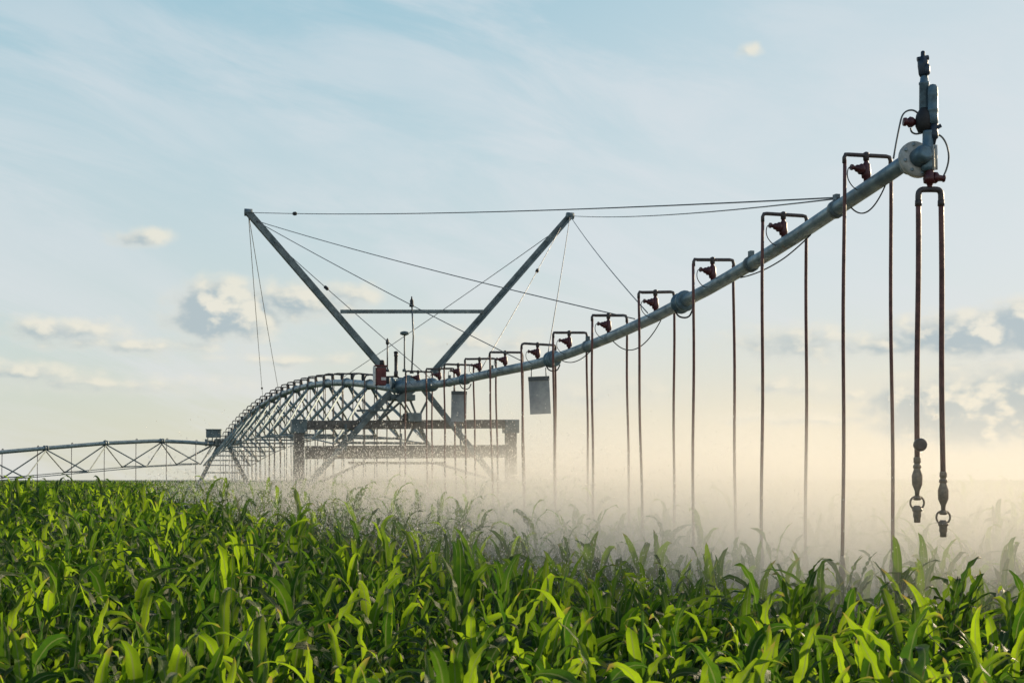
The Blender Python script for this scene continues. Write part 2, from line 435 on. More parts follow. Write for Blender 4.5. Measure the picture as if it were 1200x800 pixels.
def make_drop(Yd, label, group, zpipe=None, base=None, rz=ROT, half=.27, rise=.33, foot=1.65, detail=True, rad=.0185, name="hose_drop", single=False):
    base = base if base is not None else line_at(Yd)
    zp = zpipe if zpipe is not None else pipe_z(Yd)
    d = empty(name, (base.x, base.y, zp), rz)
    tag(d, label, "sprinkler drop", group)
    foot = foot + float(ground_z(base.y))
    tip = random.uniform(-.012, .012)
    zt = rise
    hl, hr = half * .94, half * 1.06
    e = .035 if detail else .11
    if single:
        MB().tube([(0, 0, .05), (0, 0, rise - .03), (.02, 0, rise), (hr - .02, 0, rise), (hr, 0, rise - .03), (hr, 0, -.2)], rad, 6).build("gooseneck", dark_pipe, d)
        MB().tube([(hr, 0, -.15), (hr + .02, 0, (foot - zp) * .5), (hr + .01, 0, foot - zp)], rad * .9, 6).build("hose", hose_m, d)
        MB().lathe((hr + .01, 0, foot - zp), (0, 0, -1), [(0, .02), (.1, .035), (.25, .03)], 8).build("sprinkler_head", nozzle_m, d)
        return d
    g_ = MB()
    g_.tube([(-hl, 0, zt - max(.09, e + .03)), (-hl, 0, zt - e), (-hl + e * .4, 0, zt - e * .15), (-hl + e * 1.4, 0, zt + tip), (hr - e * 1.4, 0, zt - tip), (hr - e * .4, 0, zt - e * .15 - tip), (hr, 0, zt - e), (hr, 0, zt - max(.09, e + .03))], rad * 1.12, 8)
    g_.build("gooseneck", dark_pipe, d)
    if detail:
        MB().lathe((0, 0, zt - .05), (0, 0, 1), [(0, .028), (.05, .031), (.075, .028), (.085, .01)], 10).build("tee_joint", dark_pipe, d)
        valve_parts(d, .06, zt - .02)
    else:
        MB().lathe((0, 0, .05), (0, 0, 1), [(0, .03), (.08, .05), (.18, .05), (zt - .06, .025)], 8).build("riser_valve", black, d)
    for sx, hx in ((-1, -hl), (1, hr)):
        sw = random.uniform(-.02, .055); sy = random.uniform(-.05, .05); L = zt - .06 - (foot - zp) + random.uniform(-.05, .05)
        pts = [(hx + sw * (f ** 1.4) + .006 * math.sin(f * 9 + Yd), sy * f, zt - (.06 if detail else .12) - L * f) for f in np.linspace(0, 1, 12 if detail else 6)]
        hs = MB().tube(pts, rad if detail else rad * .8, 8 if detail else 6); hs.build("hose", hose_m if detail else dark_pipe, d)
        if detail: nozzle_parts(pts[-1], d)
        else: MB().lathe(Vector(pts[-1]) + Vector((0, 0, .1)), (0, 0, -1), [(0, .02), (.1, .035), (.3, .03), (.42, .03)], 8).build("sprinkler_head", nozzle_m, d)
    return d


DROPX = [1015, 918, 835, 768, 713, 667, 630, 592, 562, 537, 515, 490]
for i, px in enumerate(DROPX):
    Yd = 12718 / (px - 100)
    make_drop(Yd, f"{ORD[i]} double hose drop from the end gun, straddling the overhang pipe with a red valve" if i else
              "nearest double hose drop straddling the overhang pipe, right before the end gun", "double hose drops on the overhang pipe",
              half=[.255, .265, .265, .255, .27, .28, .30, .31, .31, .31, .31, .31][i])

# ------------------------------------------------------------------ end gun and the drop beneath it
YG = 12.93
def gp(px, py, dy=0.0): return at(px, py, YG + dy)
gun0 = gp(1086, 190)
gun = empty("end_gun", gun0)
tag(gun, "blue grey end gun sprinkler standing upright on the tip of the overhang pipe", "end gun")
rel = lambda px, py, dy=0.0: gp(px, py, dy) - gun0
ax = (line_at(12.9, pipe_z(12.9)) - line_at(13.25, pipe_z(13.25))).normalized()
fc = rel(1074, 187)
fl = MB().lathe(fc - ax * .03, ax, [(0, .08), (0, .17), (.022, .172), (.026, .172), (.05, .17), (.05, .08)], 28); fl.build("end_flange", pale, gun)
for j in range(8):
    a = ax.orthogonal().normalized(); b_ = ax.cross(a); th = 2 * math.pi * (j + .3) / 8
    MB().lathe(fc - ax * .05 + (a * math.cos(th) + b_ * math.sin(th)) * .138, ax, [(0, .008), (0, .016), (.03, .016), (.03, .016), (.085, .016), (.085, .008)], 6).build("flange_bolt", galv, gun)
MB().lathe(fc - ax * .16, ax, [(0, .08), (.02, .09), (.13, .10), (.135, .08)], 20).build("pipe_collar", galv, gun)
MB().lathe(fc + ax * .02, ax, [(0, .085), (.10, .085), (.14, .07), (.15, .04)], 18).build("end_elbow", blue_metal, gun)
k_ = 1 / 129.0


def vert(name, px, y_bot, prof, m_, n=18, dy=0.0):
    """an upright turned piece: profile of (photo row, radius in photo pixels)"""
    b0 = rel(px, y_bot, dy)
    MB().lathe(b0, (0, 0, 1), [((y_bot - y) * k_, r * k_) for y, r in prof], n).build(name, m_, gun)


vert("riser_body", 1087.5, 201, [(201, 5), (200, 7.5), (196, 8), (176, 8), (174, 8.6), (172, 8.6), (171, 6.5), (156, 6.2), (154, 6.5)], blue_metal, dy=-.05)
vert("valve_body", 1083, 156, [(156, 4), (155, 7), (148, 10), (141, 10.5), (134, 9), (129, 6), (127, 5)], black, dy=-.02)
vert("barrel", 1083, 130, [(130, 5), (128, 5.8), (100, 5.6), (99, 6.2), (97, 6.2), (96, 5), (90, 4.3), (88, 3.8)], blue_metal, dy=.0)
vert("air_chamber", 1093, 146, [(146, 4), (145, 6), (139, 6.4), (137, 5.9), (131, 6), (130, 6.5), (128.5, 6.5), (127.5, 6), (113, 6), (112, 6.3), (110, 6.2), (103, 5.6), (100, 3.8), (99, 1)], blue_metal, dy=-.06)
vert("chamber_foot", 1094, 170, [(170, 2.0), (164, 3.2), (162, 5.2), (157, 5.6), (152, 4.5), (145, 5)], gun_dark, dy=-.06)
MB().bar(rel(1094, 152, -.06), rel(1103, 147, -.08), .022, .03).build("lever", gun_dark, gun)
vert("gun_head", 1081.5, 90, [(90, 3.6), (87, 5), (82, 5.5), (79, 6), (72, 6.2), (70, 5), (67, 3), (66, 2.6), (61, 2.4), (60, 1.6)], gun_dark, 14)
MB().tube([rel(1075, 70), rel(1088, 67.5)], .023, 8).build("cross_arm", gun_dark, gun)
MB().lathe(rel(1086, 88, -.03), (0, 0, 1), [(0, .02), (.01, .03), (.08, .028), (.10, .018)], 10).build("drive_weight", gun_dark, gun)
# pilot valve to the left with its knob
MB().tube([rel(1078, 144), rel(1070, 144)], .022, 8).build("pilot_pipe", gun_dark, gun)
MB().lathe(rel(1072, 143.5), (-1, 0, .05), [(0, .03), (.02, .045), (.05, .05), (.065, .035), (.075, .03), (.08, .04), (.105, .036)], 12).build("pilot_valve", red_valve, gun)
for pts in ([(1047, 186), (1050, 168), (1054, 148), (1057, 135), (1063, 129.5), (1071, 129), (1077, 134)], [(1067, 150), (1068, 155), (1073, 157.5), (1080, 156)],
            [(1097, 157), (1104, 160), (1110, 170), (1112.5, 185), (1109, 200), (1103, 211)]):
    MB().tube([rel(x, y, .02 if x < 1080 else -.03) for x, y in pts], .0085, 6, 2).build("signal_tube", wire, gun)
for px in (1093.5, 1097):
    MB().tube([rel(px, 170, -.10), rel(px + .3, 199, -.10)], .012, 6).build("drain_rod", pale, gun)

e0 = at(1089.5, 222, 12.86)
ed = empty("hose_drop", e0, 0.0)
tag(ed, "double hose drop with a round gauge hanging straight below the end gun", "sprinkler drop")
ke = 12.86 / 1667
MB().lathe((0, 0, .0), (0, 0, 1), [(-.02, .022), (.03, .022), (.05, .03), (.06, .055), (.10, .06), (.13, .052), (.16, .035), (.185, .03)], 14).build("riser_valve", red_valve, ed)
MB().lathe((.03, -.01, .105), (1, 0, -.1), [(0, .05), (.03, .052), (.05, .03), (.085, .026), (.09, .034), (.105, .03)], 12).build("valve_bonnet", red_valve, ed)
hl = 12.8 * ke
m = MB(); hw = 13.3 * ke
m.tube([(-hw, 0, -.11), (-hw, 0, -.03), (-hw + .02, 0, -.006), (-hw + .045, 0, 0), (hw - .045, 0, 0), (hw - .02, 0, -.006), (hw, 0, -.03), (hw, 0, -.11)], .027, 10, 1)
m.build("gooseneck", dark_pipe, ed)
for sx, bot, drift in ((-1, 548, -1.0), (1, 565, 3.0)):
    L = (bot - 222) * ke
    pts = [(sx * hw + drift * ke * f ** 1.2 + .004 * math.sin(f * 7), .02 * f, -.08 - (L - .08) * f) for f in np.linspace(0, 1, 16)]
    MB().tube(pts, .024, 10).build("hose", hose_m, ed)
    MB().lathe(Vector(pts[0]) + Vector((0, 0, -.02)), (0, 0, -1), [(0, .027), (0, .031), (.05, .031), (.05, .027)], 10).build("hose_clamp", dark_pipe, ed)
    nozzle_parts(pts[-1], ed, 1.35)
    e_ = Vector(pts[-1])
    MB().lathe(e_ + Vector((0, 0, .10)), (0, 0, -1), [(0, .026), (.01, .034), (.05, .034), (.055, .028), (.07, .028), (.075, .038), (.10, .038), (.11, .026)], 8).build("hose_fitting", nozzle_m, ed)
    MB().lathe(e_ + Vector((0, 0, -.255)), (0, 0, -1), [(0, .022), (.008, .036), (.03, .036), (.038, .024)], 6).build("hex_nut", nozzle_m, ed)
    MB().lathe(e_ + Vector((0, 0, -.36)), (0, 0, -1), [(0, .030), (.006, .046), (.028, .046), (.034, .040)], 10).build("deflector_plate", nozzle_m, ed)
MB().lathe(at(1077.3, 521, 12.80) - e0, (0, -1, 0), [(0, .045), (.005, .058), (.04, .060), (.055, .056), (.06, .03)], 20).build("round_gauge", dark_pipe, ed)

# ------------------------------------------------------------------ last drive tower
TW = line_at(34.4)
def tp(px, py, dv=0.0):
    """a spot of the photograph on the upright plane across the machine at the last tower (dv: metres further along the machine)"""
    r = (px - 600) / 1667; B = TW + DIR * dv
    s_ = (r * B.y - B.x) / (PERP.x - r * PERP.y)
    p = B + PERP * s_
    return Vector((p.x, p.y, CAMZ + (HOR - py) * p.y / 1667))


def wheel(parent, c, r=.62, w=.30):
    c = Vector(c)
    hub = MB().lathe(c - DIR * 0 - PERP * 0 - DIR * .14, DIR, [(0, .05), (.0, .12), (.06, .16), (.10, r * .62), (.18, r * .62), (.22, .16), (.28, .10), (.28, .04)], 24)
    rim = hub.build("wheel", galv_dark, parent)
    ty = MB().lathe(c - DIR * w / 2, DIR, [(0, r * .63), (.03, r * .86), (.06, r * .97), (.12, r), (w - .12, r), (w - .06, r * .97), (w - .03, r * .86), (w, r * .63)], 30)
    for j in range(16):
        th = 2 * math.pi * j / 16
        for sg in (-1, 1):
            a_ = c + (PERP * math.cos(th) + Vector((0, 0, 1)) * math.sin(th)) * (r + .012) + DIR * sg * .005
            th2 = th + .16
            b2 = c + (PERP * math.cos(th2) + Vector((0, 0, 1)) * math.sin(th2)) * (r + .005) + DIR * sg * (w / 2 - .02)
            ty.bar(a_, b2, .035, .035, PERP * math.cos(th) + Vector((0, 0, 1)) * math.sin(th))
    o_ = ty.build("tyre", tyre_m, rim)
    return rim


tower = empty("drive_tower", TW)
tag(tower, "last drive tower with two wide crossbeams on posts, wet from spray", "irrigation tower")
tr_ = lambda px, py, dv=0.0: tp(px, py, dv) - TW
LB, RB = tr_(341, 498), tr_(607, 496.5)
MB().bar(LB, RB, .20, .21).build("upper_beam", wet_steel, tower, .012)
MB().bar(tr_(358, 530), tr_(591.5, 528.5), .22, .31).build("lower_beam", wet_steel, tower, .012)
for px, pc in ((350, 'l'), (598.5, 'r')):
    top = tr_(px, 503.5); bot = Vector((top.x, top.y, .95 + GZ))
    MB().bar(bot, top, .26, .24, PERP).build("post", wet_steel, tower, .012)
    MB().box(tr_(px, 499.5) + Vector((0, -.0, 0)), (.36, .30, .33), Matrix.Rotation(ROT, 3, 'Z')).build("beam_bracket", galv_dark, tower, .02)
    MB().lathe(Vector((top.x, top.y, .62 + GZ)) - DIR * .3, DIR, [(0, .05), (0, .13), (.12, .17), (.3, .17), (.34, .08)], 16).build("gearbox", galv_dark, tower)
    wheel(tower, Vector((top.x, top.y, .635 + GZ)) + DIR * .22)
MB().bar(Vector((tr_(352, 560).x, tr_(352, 560).y, .98 + GZ)), Vector((tr_(597, 560).x, tr_(597, 560).y, .98 + GZ)), .16, .2).build("base_beam", galv_dark, tower)
apex = {}
for sx, (xa, ya), (xb, yb) in ((-1, (457, 460), (362, 566)), (1, (494, 452), (585, 566))):
    for dv in (-.55, .55):
        a = tr_(xa, ya, dv * .3); b_ = tr_(xb, yb, dv)
        f = (b_.z - 1.35 - GZ) / (a.z - b_.z); b_ = b_ + (b_ - a) * max(0, f)
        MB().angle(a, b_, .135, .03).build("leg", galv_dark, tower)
    for f in (.28, .55):
        a0, a1 = tr_(xa, ya, -.165), tr_(xb, yb, -.55); b0, b1 = tr_(xa, ya, .165), tr_(xb, yb, .55)
        MB().angle(a0.lerp(a1, f), b0.lerp(b1, f), .06, .012).build("leg_rung", galv_dark, tower)
for (p, q_) in (((466, 462), (440, 497)), ((478, 462), (505, 528)), ((452, 470), (412, 497)), ((500, 470), (470, 528)), ((425, 495), (390, 528)), ((440, 497), (470, 470))):
    MB().angle(tr_(*p, .2), tr_(*q_, .1), .055, .012).build("brace", galv_dark, tower)
for (p, q_, dv) in (((418, 481), (462, 480), -.4), ((405, 497), (405, 528), -.2), ((540, 497), (540, 528), -.2), ((470, 508), (470, 525), 0)):
    MB().bar(tr_(*p, dv), tr_(*q_, dv), .05, .05).build("stay_bar", galv_dark, tower)
MB().box(tr_(485, 489, -.16), (.34, .28, .22), Matrix.Rotation(ROT, 3, 'Z')).build("drive_motor", galv_dark, tower, .03)
MB().lathe(tr_(472, 489, -.16), PERP, [(0, .07), (.02, .1), (.16, .1), (.2, .06)], 14).build("motor_housing", black, tower)
for (p, q_) in (((408, 542), (522, 542.5)), ((372, 566), (428, 541)), ((510, 542), (570, 560))):
    MB().bar(tr_(*p, .5), tr_(*q_, .5), .06, .06).build("stay_bar", wet_steel, tower)
zc_ = lambda y_: line_at(y_, pipe_z(y_)) - TW
MB().ring_sweep([zc_(31.2), zc_(31.25), zc_(32.0), zc_(32.05), zc_(34.2), zc_(34.25), zc_(34.5)], [.10, .15, .15, .125, .135, .17, .17], 20).build("tower_sleeve", blue_metal, tower)
c = tr_(474, 449)
MB().lathe(c - DIR * .45, DIR, [(0, .10), (0, .17), (.05, .17), (.06, .13), (.8, .13), (.81, .17), (.87, .17), (.87, .10)], 20).build("pivot_joint", blue_metal, tower)
MB().lathe(tr_(462, 449) - PERP * .08, PERP, [(0, .09), (.0, .14), (.05, .14), (.06, .115), (.50, .115), (.51, .16), (.56, .16), (.57, .115), (.80, .10), (1.05, .09)], 18).build("coupling_sleeve", blue_metal, tower)
for dv in (-.35, .3):
    MB().bar(tr_(466, 470, dv), tr_(484, 456, dv), .10, .16).build("saddle_bracket", galv_dark, tower)
MB().box(tr_(470, 466), (.6, .5, .14), Matrix.Rotation(ROT, 3, 'Z')).build("saddle_plate", galv_dark, tower, .02)

bx0 = tp(446, 441, -.42)
cb = empty("control_box", bx0, ROT); tag(cb, "small red control box on the last tower beside the pipe joint", "control box")
MB().box((0, 0, 0), (.24, .2, .42)).build("cabinet", red_box, cb, .015)
MB().box((.05, -.108, -.06), (.11, .012, .07)).build("label_plate", white_lbl, cb)
MB().box((-.155, 0, .01), (.022, .22, .44)).build("side_plate", white_lbl, cb, .004)
MB().box((.0, .0, .25), (.30, .24, .03)).build("rain_cap", red_box, cb, .006)
MB().lathe((.03, -.03, .30), (0, 0, 1), [(-.06, .06), (.06, .06), (.09, .03)], 12).build("cap_knob", black, cb)

# antennas
def antenna(px, ytop, ybot, kind, label):
    b0 = tp(px, ybot, -.1); H = tp(px, ytop, -.1).z - b0.z
    a = empty("antenna", b0); tag(a, label, "antenna")
    lean = .02 if kind == 'tall' else .0
    MB().tube([(0, 0, 0), (lean * 2, 0, H * .5), (0, 0, H - .03)], .018 if kind != 'tall' else .02, 7).build("pole", wire, a)
    if kind == 'dish':
        MB().lathe((0, 0, H - .06), (0, 0, 1), [(0, .04), (.02, .10), (.05, .11), (.08, .10), (.10, .04)], 16).build("receiver", galv_dark, a)
    elif kind == 'bulb':
        MB().lathe((0, 0, H - .14), (0, 0, 1), [(0, .02), (.02, .04), (.10, .04), (.13, .02), (.16, .008)], 12).build("bulb_tip", black, a)
    else:
        MB().lathe((0, 0, H - .16), (0, 0, 1), [(0, .02), (.01, .06), (.05, .06), (.06, .045), (.16, .045), (.20, .02), (.26, .012)], 14).build("beacon", black, a)
    MB().lathe((0, 0, -.03), (0, 0, 1), [(0, .05), (.06, .05), (.07, .02)], 10).build("foot_mount", galv_dark, a)


antenna(474, 390, 434, 'dish', "short antenna with a flat round receiver on top of the last tower")
antenna(454, 397, 434, 'bulb', "thin short whip antenna with a small dark tip above the red control box")
antenna(482.5, 352, 436, 'tall', "tall thin beacon pole reaching past the mast crossbar")
sb = tp(464, 440, -.15); st = empty("vent_stub", sb); tag(st, "short dark vent pipe standing on the last tower top", "vent pipe")
MB().lathe((0, 0, 0), (0, 0, 1), [(-.04, .05), (.1, .05), (.11, .04), (.46, .04), (.47, .05), (.54, .045)], 12).build("tube", dark_pipe, st)
MB().lathe((0, 0, .54), (0, 0, 1), [(0, .055), (.03, .055), (.05, .02)], 12).build("cap", black, st)

# ------------------------------------------------------------------ mast frame with its cables
mf0 = tp(478, 436); mast = empty("mast_frame", mf0)
tag(mast, "tall open mast of two leaning steel poles with a crossbar and stay cables", "mast")
mp = lambda px, py, dv=0.0: tp(px, py, dv) - mf0
LT, RT = mp(291, 249), mp(668, 253)
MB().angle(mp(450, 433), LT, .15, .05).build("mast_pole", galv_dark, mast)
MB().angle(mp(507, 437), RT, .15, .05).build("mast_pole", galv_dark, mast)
MB().bar(mp(399, 365), mp(566, 365), .075, .085).build("crossbar", galv_dark, mast)
for p in (LT, RT): MB().lathe(p - PERP * .09, PERP, [(0, .05), (0, .085), (.18, .085), (.18, .05)], 12).build("mast_cap", galv_dark, mast)
boomp = lambda Yd, dz=.1: line_at(Yd, pipe_z(Yd) + dz) - mf0
from_px = lambda px: 12718 / (px - 100)
SPAN_END = 78.5
def span_z(Yd): f = (Yd - 34.4) / (SPAN_END - 34.4); return 4.72 - .15 * f + 5.0 * f * (1 - f) * (1.0 - .15 * f)
sp = lambda Yd, dz=.1: line_at(Yd, span_z(Yd) + dz) - mf0
def lo(p, q_, f): return p.lerp(q_, f)
cab = [(LT, boomp(14.4)), (RT, boomp(14.3, .06)), (lo(LT, mp(450, 433), .05), boomp(19.75)), (RT, boomp(19.3)), (lo(LT, mp(450, 433), .05), boomp(from_px(612))),
       (lo(LT, mp(450, 433), .16), boomp(from_px(507))), (RT, boomp(from_px(642))), (lo(RT, mp(507, 437), .06), boomp(from_px(563))),
       (lo(RT, mp(507, 437), .08), sp(42.4)), (LT, sp(61.0)), (LT, sp(56.0))]
for a, b_ in cab:
    L = (b_ - a).length; n = 14
    pts = [a.lerp(b_, i / n) - Vector((0, 0, .012 * L * 4 * (i / n) * (1 - i / n) * .35)) for i in range(n + 1)]
    MB().tube(pts, .0085, 6).build("stay_cable", wire, mast)
for (i, f) in ((0, .165), (5, .36), (7, .36), (9, .86)):
    a, b_ = cab[i]; c = a.lerp(b_, f); L = (b_ - a).length; c = c - Vector((0, 0, .012 * L * 4 * f * (1 - f) * .35)); d = (b_ - a).normalized()
    MB().lathe(c - d * .06, d, [(0, .012), (.01, .04), (.11, .04), (.12, .012)], 8).build("cable_clamp", black, mast)

# ------------------------------------------------------------------ plates hung from the boom
def plate(px0, px1, py0, py1, Yd, label, tilt):
    c = at((px0 + px1) / 2, py0, Yd); w = (px1 - px0) * Yd / 1667; h = (py1 - py0) * Yd / 1667
    o_ = empty("hanging_plate", c, .12); tag(o_, label, "hanging plate")
    rt = Matrix.Rotation(tilt, 3, 'Y')
    MB().box(rt @ Vector((0, 0, -h / 2)), (w, .014, h), rt).build("sheet", panel_m, o_, .003)
    MB().box(rt @ Vector((0, -.004, -.02)), (w * 1.02, .034, .07), rt).build("top_rail", panel_top, o_, .004)
    zp = pipe_z(Yd) - c.z - .06
    for sx in (-1, 1):
        MB().tube([(sx * w * .36, 0, -.02), (sx * w * .34, .0, zp)], .009, 6).build("hanger_rod", wire, o_)


plate(619, 643.5, 442, 485, 24.0, "larger grey sheet plate hanging under the overhang pipe beside the second flange", R(-3))
plate(529, 547, 459, 494, 29.3, "smaller grey sheet plate hanging under the overhang pipe close to the tower", R(1))

# ------------------------------------------------------------------ arched span behind the tower
def make_span(label, P0, P1, zf, bays, spread, depth, drop_n, drop_label, group, half, single=False):
    P0, P1 = Vector(P0), Vector(P1); d = (P1 - P0); L = d.length; d.normalize(); pr = Vector((d.y, -d.x, 0))
    base = P0.lerp(P1, .5); o_ = empty("truss_span", base); tag(o_, label, "truss span")
    pt = lambda f, dz=0.0, s_=0.0: P0.lerp(P1, f) + pr * s_ + Vector((0, 0, zf(f) + dz)) - base
    m_ = MB(); m_.ring_sweep([pt(f) for f in np.linspace(0, 1, 48)], .10, 14); m_.build("pipe", galv, o_)
    for f in np.linspace(0, 1, bays + 1)[1:-1]:
        MB().lathe(pt(f) - d * .1, d, [(0, .08), (0, .14), (.07, .14), (.08, .115), (.13, .115), (.14, .14), (.2, .14), (.2, .08)], 14).build("flange_coupling", galv_dark, o_)
    dep = lambda f: depth * (1 - .18 * (2 * f - 1) ** 2)
    fr = [(i + .5) / bays for i in range(bays)]
    for sx in (-1, 1):
        nodes = [pt(.005, -.1, sx * .12)] + [pt(f, -dep(f), sx * spread) for f in fr] + [pt(.995, -.1, sx * .12)]
        m_ = MB(); m_.ring_sweep(nodes, .022, 6); m_.build("truss_rod", galv_dark, o_)
        for i, f in enumerate(fr):
            for g_ in (i / bays, (i + 1) / bays):
                g_ = min(max(g_, .012), .988)
                MB().angle(pt(g_, -.08, sx * .06), pt(f, -dep(f), sx * spread), .062, .018).build("strut", galv_dark if single else galv, o_)
    for f in fr:
        MB().angle(pt(f, -dep(f) + .03, -spread), pt(f, -dep(f) + .03, spread), .06, .012).build("cross_brace", galv_dark, o_)
    for i in range(drop_n):
        f = (i + .6) / drop_n
        p = P0.lerp(P1, f)
        make_drop(p.y, drop_label(i), group, zpipe=zf(f), base=p, rz=math.atan2(pr.y, pr.x), half=half, foot=1.7, detail=False, rad=.020, rise=.15 if single else .27, single=single)
    return o_


zf1 = lambda f: span_z(34.4 + (SPAN_END - 34.4) * f)
make_span("arched pipe span with diagonal trusses running back from the last tower", line_at(34.9), line_at(78.1), zf1, 13, 1.25, 1.75, 27,
          lambda i: f"{ORD[i]} thin hose drop behind the last tower under the arched span", "hose drops under the arched span", .30)

# far tower
FT = line_at(SPAN_END)
ft = empty("drive_tower", FT); tag(ft, "distant drive tower at the foot of the arched span, between two spans", "irrigation tower")
topz = 4.55
for sx in (-1, 1):
    for dv in (-1.3, 1.3):
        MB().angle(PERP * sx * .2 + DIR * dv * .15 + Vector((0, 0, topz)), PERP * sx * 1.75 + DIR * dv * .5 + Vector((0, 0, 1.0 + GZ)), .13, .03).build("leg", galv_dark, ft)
    for z, k2 in ((2.9, .88), (3.7, .53)):
        MB().bar(PERP * sx * k2 - DIR * .42 + Vector((0, 0, z)), PERP * sx * k2 + DIR * .42 + Vector((0, 0, z)), .06).build("leg_rung", galv_dark, ft)
    wheel(ft, PERP * sx * 2.0 + Vector((0, 0, .635 + GZ)))
MB().bar(PERP * -2.2 + Vector((0, 0, 1.0 + GZ)), PERP * 2.2 + Vector((0, 0, 1.0 + GZ)), .18, .2).build("base_beam", galv_dark, ft)
MB().bar(PERP * -.85 + Vector((0, 0, 2.9)), PERP * .85 + Vector((0, 0, 2.9)), .07).build("stay_bar", galv_dark, ft)
MB().box(Vector((0, 0, topz)), (.95, .8, .42), Matrix.Rotation(ROT, 3, 'Z')).build("joint_housing", galv_dark, ft, .05)
MB().lathe(Vector((0, 0, topz)) - PERP * 1.0, PERP, [(0, .1), (0, .2), (.1, .2), (.12, .14), (1.9, .14), (1.92, .2), (2.0, .2), (2.0, .1)], 16).build("coupling_sleeve", galv_dark, ft)
pc = at(250.5, 508, 77.8)
pb = empty("control_cabinet", pc, .1); tag(pb, "grey control cabinet raised on short posts over the distant tower", "control box")
MB().box((0, 0, 0), (.80, .35, .42)).build("cabinet", galv_dark, pb, .02)
MB().box((0, -.01, .23), (.86, .42, .04)).build("roof_plate", galv_dark, pb, .01)
for sx in (-.32, -.08, .15, .34): MB().bar((sx, 0, -.21), (sx, 0, -.66), .05).build("leg", galv_dark, pb)

# the span that leads off to the left from there
P0 = Vector((FT.x - .4, FT.y - .5, 0)); P1 = Vector((-27.7, 65.7, 0))
def zf2(f): return float(np.interp(f, [0, .1, .22, .4, .58, .74, 1], [4.44, 4.53, 4.56, 4.38, 4.1, 3.84, 3.3]))
make_span("low pipe span with hanging trusses leading off left from the distant tower", P0, P1, zf2, 5, 1.1, 1.35, 9,
          lambda i: f"{ORD[i]} thin hose drop left of the distant tower under the low span", "hose drops under the low span", .12, True)

# ------------------------------------------------------------------ corn
rng = np.random.default_rng(11)


def leaf_geo(base, phi, L, W_, th0, droop, nl, nc, power=1.5, roll=0.0, wave=.014, drift=0.0):
    """one blade: grid of points (nl+1) x (nc+1), with uv"""
    s_ = np.linspace(0, 1, nl + 1)
    fine = np.linspace(0, 1, 60); thf = th0 - droop * fine ** power
    hx = np.concatenate([[0], np.cumsum(np.cos(thf[:-1]))]) * L / 59; hz = np.concatenate([[0], np.cumsum(np.sin(thf[:-1]))]) * L / 59
    r = np.interp(s_, fine, hx); z = np.interp(s_, fine, hz); th = th0 - droop * s_ ** power
    ph = phi + drift * s_ ** 2
    ctr = np.stack([base[0] + r * np.cos(ph), base[1] + r * np.sin(ph), base[2] + z], 1)
    side = np.stack([-np.sin(ph), np.cos(ph), 0 * ph], 1)
    nrm = np.stack([-np.sin(th) * np.cos(ph), -np.sin(th) * np.sin(ph), np.cos(th)], 1)
    ro = roll * s_
    sd_ = side * np.cos(ro)[:, None] + nrm * np.sin(ro)[:, None]; nm = nrm * np.cos(ro)[:, None] - side * np.sin(ro)[:, None]
    w = W_ * np.minimum(1, .6 + 1.6 * s_) * np.clip(1 - s_ ** 3.0, 0, 1) ** .75 + .002
    cs = np.linspace(-1, 1, nc + 1)
    ph0 = rng.uniform(0, 6.28, 2); fr_ = rng.uniform(3, 5.5)
    pts = np.zeros((nl + 1, nc + 1, 3)); uv = np.zeros((nl + 1, nc + 1, 2))
    for j, c_ in enumerate(cs):
        wv = wave * np.sin(fr_ * 6.28 * s_ + ph0[int(c_ > 0)]) * abs(c_) * np.minimum(1, w / W_) * (1 if c_ else 0)
        pts[:, j] = ctr + sd_ * (c_ * w / 2)[:, None] * .96 + nm * (abs(c_) ** 1.3 * w * .16 + wv)[:, None]
        uv[:, j, 0] = (c_ + 1) / 2; uv[:, j, 1] = s_
    idx = np.arange((nl + 1) * (nc + 1)).reshape(nl + 1, nc + 1)
    fc_ = np.stack([idx[:-1, :-1], idx[:-1, 1:], idx[1:, 1:], idx[1:, :-1]], -1).reshape(-1, 4)
    return pts.reshape(-1, 3), fc_, uv.reshape(-1, 2)


def tube_geo(p0, p1, r0, r1, n, seg):
    pts = []; t_ = np.linspace(0, 1, seg + 1)
    for f in t_:
        c_ = np.array(p0) * (1 - f) + np.array(p1) * f; rr = r0 * (1 - f) + r1 * f
        a_ = np.arange(n) * 2 * np.pi / n
        pts.append(np.stack([c_[0] + rr * np.cos(a_), c_[1] + rr * np.sin(a_), np.full(n, c_[2])], 1))
    pts = np.concatenate(pts); fc_ = []
    for i in range(seg):
        for j in range(n): fc_.append((i * n + j, i * n + (j + 1) % n, (i + 1) * n + (j + 1) % n, (i + 1) * n + j))
    return pts, np.array(fc_), np.full((len(pts), 2), (.2, .3))


